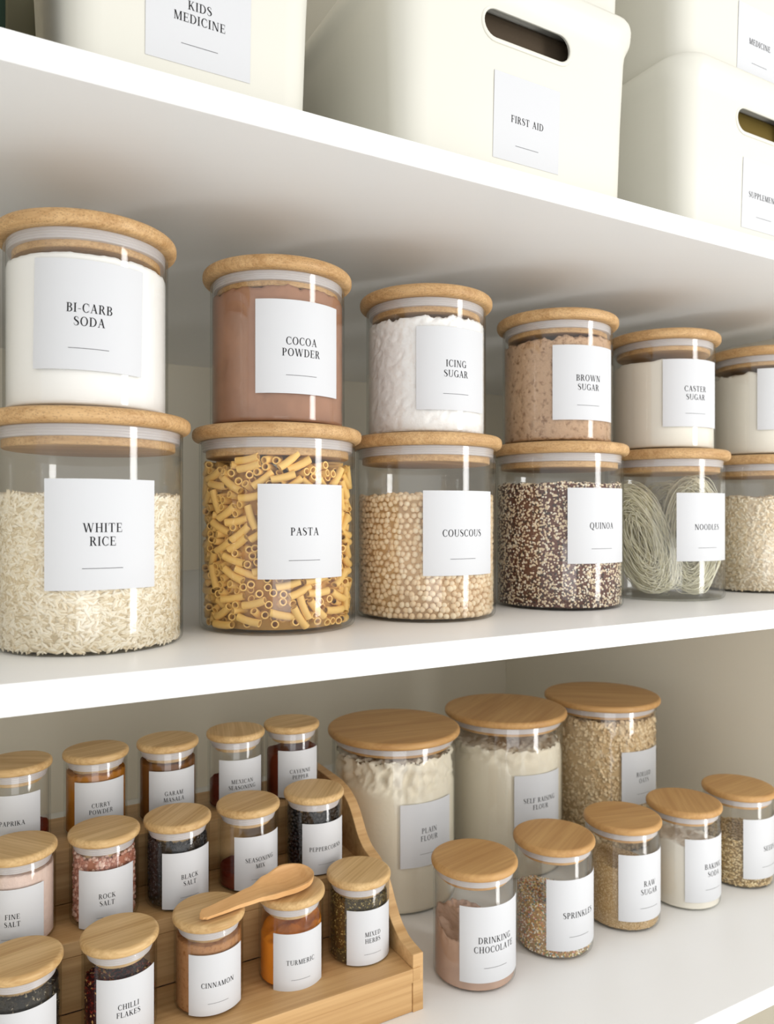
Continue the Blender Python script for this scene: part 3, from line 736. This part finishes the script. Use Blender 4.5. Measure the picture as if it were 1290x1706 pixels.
# ------------------------------------------------------------------ spice jars
G_SP = 'small spice jars on the bamboo rack'
H1, H2, H3 = -374.6, -321.6, -275.6
def col(n_, c_, **k): return plain(n_, c_, .85, .15, **k)
def spice(u, w, z, text, az, ltop, lb, lr=None, S=45):
    return make_jar('spice', (u, w, z), SPC, lb, text, az, ltop, G_SP, lidrot=lr, name='spice_jar')
RP = 26.2 - 1.7
spice(303.5, 590, H1, ['MIXED', 'HERBS'], 0, -328.1, 'front tier spice jar of dried green herbs labelled MIXED HERBS', .6)
spice(240.7, 589, H1, ['TURMERIC'], -4.6, -329.9, 'front tier spice jar of orange powder labelled TURMERIC', .7)
spice(172.3, 589, H1, ['CINNAMON'], -.7, -327.4, 'front tier spice jar of brown powder labelled CINNAMON', .1)
spice(106, 589, H1, ['CHILLI', 'FLAKES'], 3.0, -326.2, 'front tier spice jar of dark red flakes labelled CHILLI FLAKES', .15)
spice(40, 589, H1, None, 4.2, -328.9, 'front tier spice jar of dark leaves in the bottom left corner', .2)
spice(289, 652, H2, ['PEPPERCORNS'], 2.4, -275.0, 'middle tier spice jar of black corns labelled PEPPERCORNS', .9)
spice(226, 652, H2, ['SEASONING', 'MIX'], 4.0, -273.9, 'middle tier spice jar, nearly empty, labelled SEASONING MIX', .4)
spice(164, 652, H2, ['BLACK', 'SALT'], 7.9, -274.3, 'middle tier spice jar of black crystals labelled BLACK SALT', .8)
spice(105.5, 653, H2, ['ROCK', 'SALT'], -4.5, -275.6, 'middle tier spice jar of pink crystals labelled ROCK SALT', .3)
spice(43, 652, H2, ['FINE', 'SALT'], -12.9, -275.0, 'middle tier spice jar of pale pink powder labelled FINE SALT', -.9)
spice(294, 718, H3, ['CAYENNE', 'PEPPER'], -2.6, -228.6, 'back tier spice jar of dark red powder labelled CAYENNE PEPPER', .2)
spice(236, 717, H3, ['MEXICAN', 'SEASONING'], -4.2, -228.4, 'back tier spice jar labelled MEXICAN SEASONING, a third full', 1.3)
spice(171.4, 717, H3, ['GARAM', 'MASALA'], -1.5, -228.1, 'back tier spice jar of dark brown powder labelled GARAM MASALA', .5)
spice(109, 718, H3, ['CURRY', 'POWDER'], .7, -227.7, 'back tier spice jar of orange brown powder labelled CURRY POWDER', .25)
spice(46, 717, H3, ['PAPRIKA'], -11.8, -227.4, 'back tier spice jar, nearly empty, labelled PAPRIKA', -.5)
def sp_fill(name, me, u, w, z, jar, what, cat): fill(name, me, (u, w, z + BASE), f'{what} in the spice jar labelled {jar}' if jar else what, cat)
hm = [col('herb_a', (128, 112, 62)), col('herb_b', (92, 82, 44)), col('herb_c', (170, 150, 96)), col('herb_d', (66, 56, 34))]
sp_fill('dried_herbs', grains_me('dried_herbs', RP, 0, flat_top(50, 2), (1.6, .7, .3), OCT, hm, [.35, .3, .2, .15], hm[3], density=1.9, depth=4, tilt=.8, vertical=1, smooth=False), 303.5, 590, H1, 'MIXED HERBS', 'green brown dried herbs', 'herbs')
sp_fill('turmeric', powder_me('turmeric', RP, 0, 38, col('turmeric', (222, 134, 36), bump=.2, bscale=300), sx=.24, amp=4, edge=1, seed=2), 240.7, 589, H1, 'TURMERIC', 'bright orange powder', 'spice')
sp_fill('cinnamon', powder_me('cinnamon', RP, 0, 50, lumpy('cinnamon', (178, 128, 84), (150, 100, 60), 300, .5, .001), amp=1, edge=1, seed=3), 172.3, 589, H1, 'CINNAMON', 'brown powder', 'spice')
cm = [col('chilli_a', (128, 40, 26)), col('chilli_b', (84, 24, 20)), col('chilli_c', (206, 160, 96)), col('chilli_d', (58, 18, 18))]
sp_fill('chilli_flakes', grains_me('chilli_flakes', RP, 0, flat_top(36, 3), (1.7, 1.1, .4), OCT, cm, [.4, .3, .12, .18], cm[3], density=1.7, depth=4, tilt=.9, vertical=1, smooth=False), 106, 589, H1, 'CHILLI FLAKES', 'dark red flakes and seeds', 'spice')
dm = [col('leaf_a', (60, 54, 40)), col('leaf_b', (38, 34, 28)), col('leaf_c', (150, 140, 116))]
sp_fill('dark_leaves', grains_me('dark_leaves', RP, 0, flat_top(50, 2), (2.0, .7, .3), OCT, dm, [.5, .38, .12], dm[1], density=1.8, depth=4, tilt=.8, vertical=1, smooth=False), 40, 589, H1, None, 'dark dried leaves in the spice jar at the bottom left corner', 'herbs')
pm = [plain('pepper_a', (34, 30, 28), .5, .4, bump=.5, bscale=900), plain('pepper_b', (20, 18, 18), .5, .4)]
sp_fill('peppercorns', grains_me('peppercorns', RP, 0, flat_top(51, 2), (2.1, 2.1, 2.1), ICO2, pm, [.5, .5], pm[1], hexa=True), 289, 652, H2, 'PEPPERCORNS', 'black peppercorns', 'spice')
sp_fill('seasoning', powder_me('seasoning', RP, 0, 10, col('seasoning', (110, 42, 26), bump=.3), amp=2, edge=1, sx=-.1, seed=5), 226, 652, H2, 'SEASONING MIX', 'reddish brown powder', 'spice')
bs = [plain('black_salt_a', (28, 28, 30), .3, .5), plain('black_salt_b', (14, 14, 16), .3, .5)]
sp_fill('black_salt', grains_me('black_salt', RP, 0, flat_top(51, 2), (1.4, 1.3, 1.1), ICO, bs, [.5, .5], bs[1], density=1.3, smooth=False), 164, 652, H2, 'BLACK SALT', 'black salt crystals', 'salt')
rs = [plain('rock_a', (204, 156, 136), .3, .5, sss=.2), plain('rock_b', (172, 112, 90), .3, .5), plain('rock_c', (224, 190, 172), .3, .5, sss=.2)]
sp_fill('rock_salt', grains_me('rock_salt', RP, 0, flat_top(51, 2), (2.0, 1.7, 1.5), ICO, rs, [.4, .3, .3], rs[1], density=1.3, smooth=False), 105.5, 653, H2, 'ROCK SALT', 'pink salt crystals', 'salt')
sp_fill('fine_salt', powder_me('fine_salt', RP, 0, 52, plain('fine_pink_salt', (232, 206, 192), .8, .2, bump=.5, bscale=700, mott=.06, mscale=300), amp=1, edge=1, seed=6), 43, 652, H2, 'FINE SALT', 'pale pink fine salt', 'salt')
sp_fill('cayenne_pepper', powder_me('cayenne_pepper', RP, 0, 40, col('cayenne', (112, 46, 22), bump=.2), amp=2, edge=1, sx=.05, seed=7), 294, 718, H3, 'CAYENNE PEPPER', 'dark red powder', 'spice')
sp_fill('mexican_seasoning', powder_me('mexican_seasoning', RP, 0, 20, col('mexican', (104, 42, 28), bump=.3), amp=2, edge=1, seed=8), 236, 717, H3, 'MEXICAN SEASONING', 'dark red brown powder', 'spice')
sp_fill('garam_masala', powder_me('garam_masala', RP, 0, 50, col('garam', (112, 70, 30), bump=.2), amp=2, edge=1, seed=9), 171.4, 717, H3, 'GARAM MASALA', 'dark brown powder', 'spice')
sp_fill('curry_powder', powder_me('curry_powder', RP, 0, 50, col('curry', (176, 112, 34), bump=.3, mott=.2, mscale=80), amp=2, edge=2, seed=10), 109, 718, H3, 'CURRY POWDER', 'orange brown powder', 'spice')
sp_fill('paprika', powder_me('paprika', RP, 0, 8, col('paprika', (110, 36, 22), bump=.2), amp=2, edge=1, sx=.12, seed=11), 46, 717, H3, 'PAPRIKA', 'thin layer of dark red powder', 'spice')

# ------------------------------------------------------------------ wooden spoon across two lids
def spoon():
    p0 = Vector((160.5, 572.0, -305.0 + 0.1)); p1 = Vector((258.5, 590.5, -305.0 + 0.1)); L = (p1 - p0).length
    n = 90; m = 20; V = []; F = []
    def lerp(tb, s):
        for (a, va), (b, vb) in zip(tb[:-1], tb[1:]):
            if s <= b:
                k = (s - a) / (b - a); k = k * k * (3 - 2 * k); return va + (vb - va) * k
        return tb[-1][1]
    Wd = [(0, .5), (.012, 3.0), (.04, 5.0), (.25, 6.0), (.45, 7.6), (.62, 12.4), (.78, 15.4), (.90, 13.6), (.97, 8.0), (.995, 2.8), (1, .5)]
    Th = [(0, 2.4), (.03, 3.8), (.45, 6.0), (.62, 8.0), (.8, 9.6), (.95, 9.0), (1, 8.4)]
    Di = [(0, 0), (.48, 0.2), (.62, 3.6), (.78, 7.6), (.90, 6.4), (.97, 1.8), (1, 0)]
    Bo = [(0, 0.0), (.4, 0.0), (.70, 0), (.80, 0), (.92, 1.2), (1, 3.6)]
    for i in range(n + 1):
        s = i / n; s = .5 - .5 * math.cos(math.pi * s) if True else s
        w, th, di, bo = (lerp(Wd, s) if s < .78 else .4 + 15.0 * math.sqrt(max(0, 1 - ((s - .78) / .22) ** 2))), lerp(Th, s), lerp(Di, s), lerp(Bo, s)
        zt = th + .6 * s
        for j in range(m):          # top surface, left to right
            x = -1 + 2 * j / (m - 1); V.append((s * L, x * w, zt - di * max(0, 1 - (x / .86) ** 2) ** .8))
        for j in range(m):          # underside, right to left
            x = 1 - 2 * j / (m - 1); V.append((s * L, x * w * .97, bo + (zt - 5.0 * min(1, th / 8) - bo) * abs(x) ** 2.6))
    k = 2 * m
    for i in range(n):
        for j in range(k):
            q = (j + 1) % k; F.append((i * k + j, i * k + q, (i + 1) * k + q, (i + 1) * k + j))
    F.append(tuple(range(k - 1, -1, -1))); F.append(tuple(n * k + j for j in range(k)))
    me = mesh_py('wooden_spoon', V, F, [M['spoon']], True)
    bm = bmesh.new(); bm.from_mesh(me); bmesh.ops.recalc_face_normals(bm, faces=bm.faces)
    for e in bm.edges:
        if len(e.link_faces) == 2 and e.calc_face_angle(0) > .7: e.smooth = False
    bm.to_mesh(me); bm.free()
    o = link('wooden_spoon', me, None, (p0.x, p0.y, p0.z + 1.6)); o.rotation_euler = (12 * D2R, 0, math.atan2(p1.y - p0.y, p1.x - p0.x))
    tag(o, 'small wooden spoon lying across the CINNAMON and TURMERIC lids', 'spoon')
spoon()

# ------------------------------------------------------------------ cream storage bins on the upper shelf
def rrect(hw, hd, r, z, n=7):
    P = []
    for cx, cy, a0 in ((hw - r, hd - r, 0), (-(hw - r), hd - r, 90), (-(hw - r), -(hd - r), 180), (hw - r, -(hd - r), 270)):
        for i in range(n + 1):
            a = (a0 + 90 * i / n) * D2R; P.append((cx + r * math.cos(a), cy + r * math.sin(a), z))
    return P
BIN_CACHE = {}
def bin_mesh(hw, hd, H):
    if (hw, hd, H) in BIN_CACHE: return BIN_CACHE[(hw, hd, H)]
    r = 24
    sec = [(-9, 0), (-6.5, .8), (-5.2, 3.5), (-5, 8), (-2.5, H * .5), (0, H - 30), (.8, H - 24), (2.2, H - 20), (4.2, H - 16), (5.2, H - 12), (5.6, H - 7), (5.2, H - 3.4), (4.0, H - 1.2), (2.0, H), (-.4, H - .8), (-1.6, H - 4), (-2.6, H - 24), (-5.2, H * .5), (-7.6, 6), (-9, 3.2), (-13, 2.6)]
    V = []; F = []; rings = []
    for off, z in sec:
        P = rrect(hw + off, hd + off, max(6, r + off * .8), z); rings.append(len(V)); V += P
    k = len(P)
    for a, b in zip(rings[:-1], rings[1:]):
        for i in range(k): F.append((a + i, a + (i + 1) % k, b + (i + 1) % k, b + i))
    F.append(tuple(range(k - 1, -1, -1))); F.append(tuple(rings[-1] + i for i in range(k)))
    me = mesh_py('body', V, F, [M['box']], True)
    # cut the stadium-shaped hand hole through the front and back walls
    ob = bpy.data.objects.new('body', me); COL.objects.link(ob)
    cv = []; cf = []; hx, hz, zc = 42.0, 11.3, 124.0
    pts = [(hx - hz + hz * math.cos(a), zc + hz * math.sin(a)) for a in np.linspace(-math.pi / 2, math.pi / 2, 13)] + [(-(hx - hz) + hz * math.cos(a), zc + hz * math.sin(a)) for a in np.linspace(math.pi / 2, 3 * math.pi / 2, 13)]
    n = len(pts)
    for y in (-hd - 30, hd + 30): cv += [(x, y, z) for x, z in pts]
    cf = [tuple(range(n)), tuple(range(2 * n - 1, n - 1, -1))] + [(i, i + n, (i + 1) % n + n, (i + 1) % n) for i in range(n)]
    cm_ = mesh_py('cut', cv, cf, [M['box']]); bm = bmesh.new(); bm.from_mesh(cm_); bmesh.ops.recalc_face_normals(bm, faces=bm.faces); bm.to_mesh(cm_); bm.free()
    bm = bmesh.new(); bm.from_mesh(me); bmesh.ops.recalc_face_normals(bm, faces=bm.faces); bm.to_mesh(me); bm.free()
    co = bpy.data.objects.new('cut', cm_); COL.objects.link(co)
    md = ob.modifiers.new('b', 'BOOLEAN'); md.operation = 'DIFFERENCE'; md.solver = 'EXACT'; md.object = co
    dg = bpy.context.evaluated_depsgraph_get(); dg.update()
    res = bpy.data.meshes.new_from_object(ob.evaluated_get(dg)); res.name = 'body'
    bpy.data.objects.remove(ob); bpy.data.objects.remove(co)
    bm = bmesh.new(); bm.from_mesh(res)
    for e in bm.edges:
        if len(e.link_faces) == 2: e.smooth = e.calc_face_angle(0) < .6
    for f in bm.faces: f.smooth = True
    bm.to_mesh(res); bm.free()
    # raised rim round the hole
    V = []; F = []; rr = 1.3; m = 8
    for i in range(n):
        x, z = pts[i]; a = pts[i - 1]; b = pts[(i + 1) % n]; dx, dz = b[0] - a[0], b[1] - a[1]; d = math.hypot(dx, dz); nx, nz = dz / d, -dx / d
        off = -1.0 + 0  # follows the drafted wall
        for j in range(m):
            t = 2 * math.pi * j / m; V.append((x + nx * (rr * math.cos(t) * 1.4 + .8), -(hd - 1.0) + rr * .8 * math.sin(t), z + nz * (rr * math.cos(t) * 1.4 + .8)))
    for i in range(n):
        for j in range(m):
            F.append((i * m + j, ((i + 1) % n) * m + j, ((i + 1) % n) * m + (j + 1) % m, i * m + (j + 1) % m))
    rim = mesh_py('handle_rim', V, F, [M['box']], True)
    BIN_CACHE[(hw, hd, H)] = (res, rim); return BIN_CACHE[(hw, hd, H)]
def storage_bin(u, wfront, z, hw, hd, text, lu, ltop, label, S=63.5, tilt=0.0):
    H = 166.0
    rt = root('storage_bin', (u, wfront + hd, z), label, 'storage bin', 'cream storage bins on the upper shelf')
    body, rim = bin_mesh(hw, hd, H)
    link('body', body, rt); link('handle_rim', rim, rt)
    zc = ltop - S / 2 - z
    def mapper(x, y, off):
        zz = zc + y; f = min(1, max(0, (zz - 8) / (H - 32))); return (lu - u + x, -(hd - 5 + 5 * f) - off - .05, zz)
    add_label(rt, S, mapper, text, tilt)
    return rt
ZT = Z_UP_T
storage_bin(128, 455, ZT, 79, 85, ['KIDS', 'MEDICINE'], 128.5, 331, 'narrow cream bin labelled KIDS MEDICINE at the left of the upper shelf')
ob = root('storage_box', (120, 730, ZT), 'added olive box coloured as shade, behind the KIDS MEDICINE bin', 'box')  # invented box: shade of the gap is put into its body and lid colours
link('body', box_me('body', -87, 87, -90, 90, 0, 180, plain('olive_shade_body', (106, 102, 78), .6, .3), bev=2, seg=2), ob)
link('lid', box_me('lid', -89, 89, -92, 92, 180.2, 205, plain('olive_shade_lid', (116, 112, 88), .6, .3), bev=2, seg=2), ob)
storage_bin(379, 455, ZT, 113, 150, ['FIRST AID'], 379.5, 328.5, 'wide cream bin with hand hole labelled FIRST AID')
storage_bin(664, 455, ZT, 113, 150, ['SUPPLEMENTS'], 664, 328.5, 'wide cream bin labelled SUPPLEMENTS, lower of the right stack')
storage_bin(379, 458, ZT + 148, 113, 150, None, 379, 474, 'cream bin stacked on the FIRST AID bin, only its base in view')
storage_bin(664, 458, ZT + 148, 113, 150, ['MEDICINE'], 662, 473.5, 'cream bin labelled MEDICINE on top of the SUPPLEMENTS bin')
def pouch(u, w, z, hw, hd, h, mat, label):
    rt = root('pouch', (u, w, z), label, 'pouch')
    link('body', box_me('body', -hw, hw, -hd, hd, 0, h, mat, bev=9, seg=4), rt)
    link('zip', box_me('zip', -hw + 14, hw - 14, -2.2, 2.2, h, h + 1.6, M['green'], bev=.5), rt)
pouch(379, 590, ZT + 3.3, 92, 118, 144, plain('brown_cloth', (84, 72, 58), .8, .2, bump=.3, bscale=900), 'dark brown pouch seen through the hand hole of the FIRST AID bin')
pouch(664, 590, ZT + 3.3, 92, 118, 144, plain('olive_cloth', (112, 94, 44), .8, .2, bump=.3, bscale=900), 'olive pouch seen through the hand hole of the SUPPLEMENTS bin')
# dark green container at the far left of the upper shelf: body, lid, latch
gt = root('storage_box', (-20, 520, ZT), 'dark green lidded box at the far left end of the upper shelf', 'box')
link('body', box_me('body', -45, 45, -45, 45, 0, 150, M['green'], bev=4, seg=3), gt)
link('lid', box_me('lid', -47, 47, -47, 47, 150.2, 162, M['green'], bev=3, seg=3), gt)
link('latch', box_me('latch', -12, 12, -49.5, -47.1, 138, 158, M['green'], bev=.8), gt)
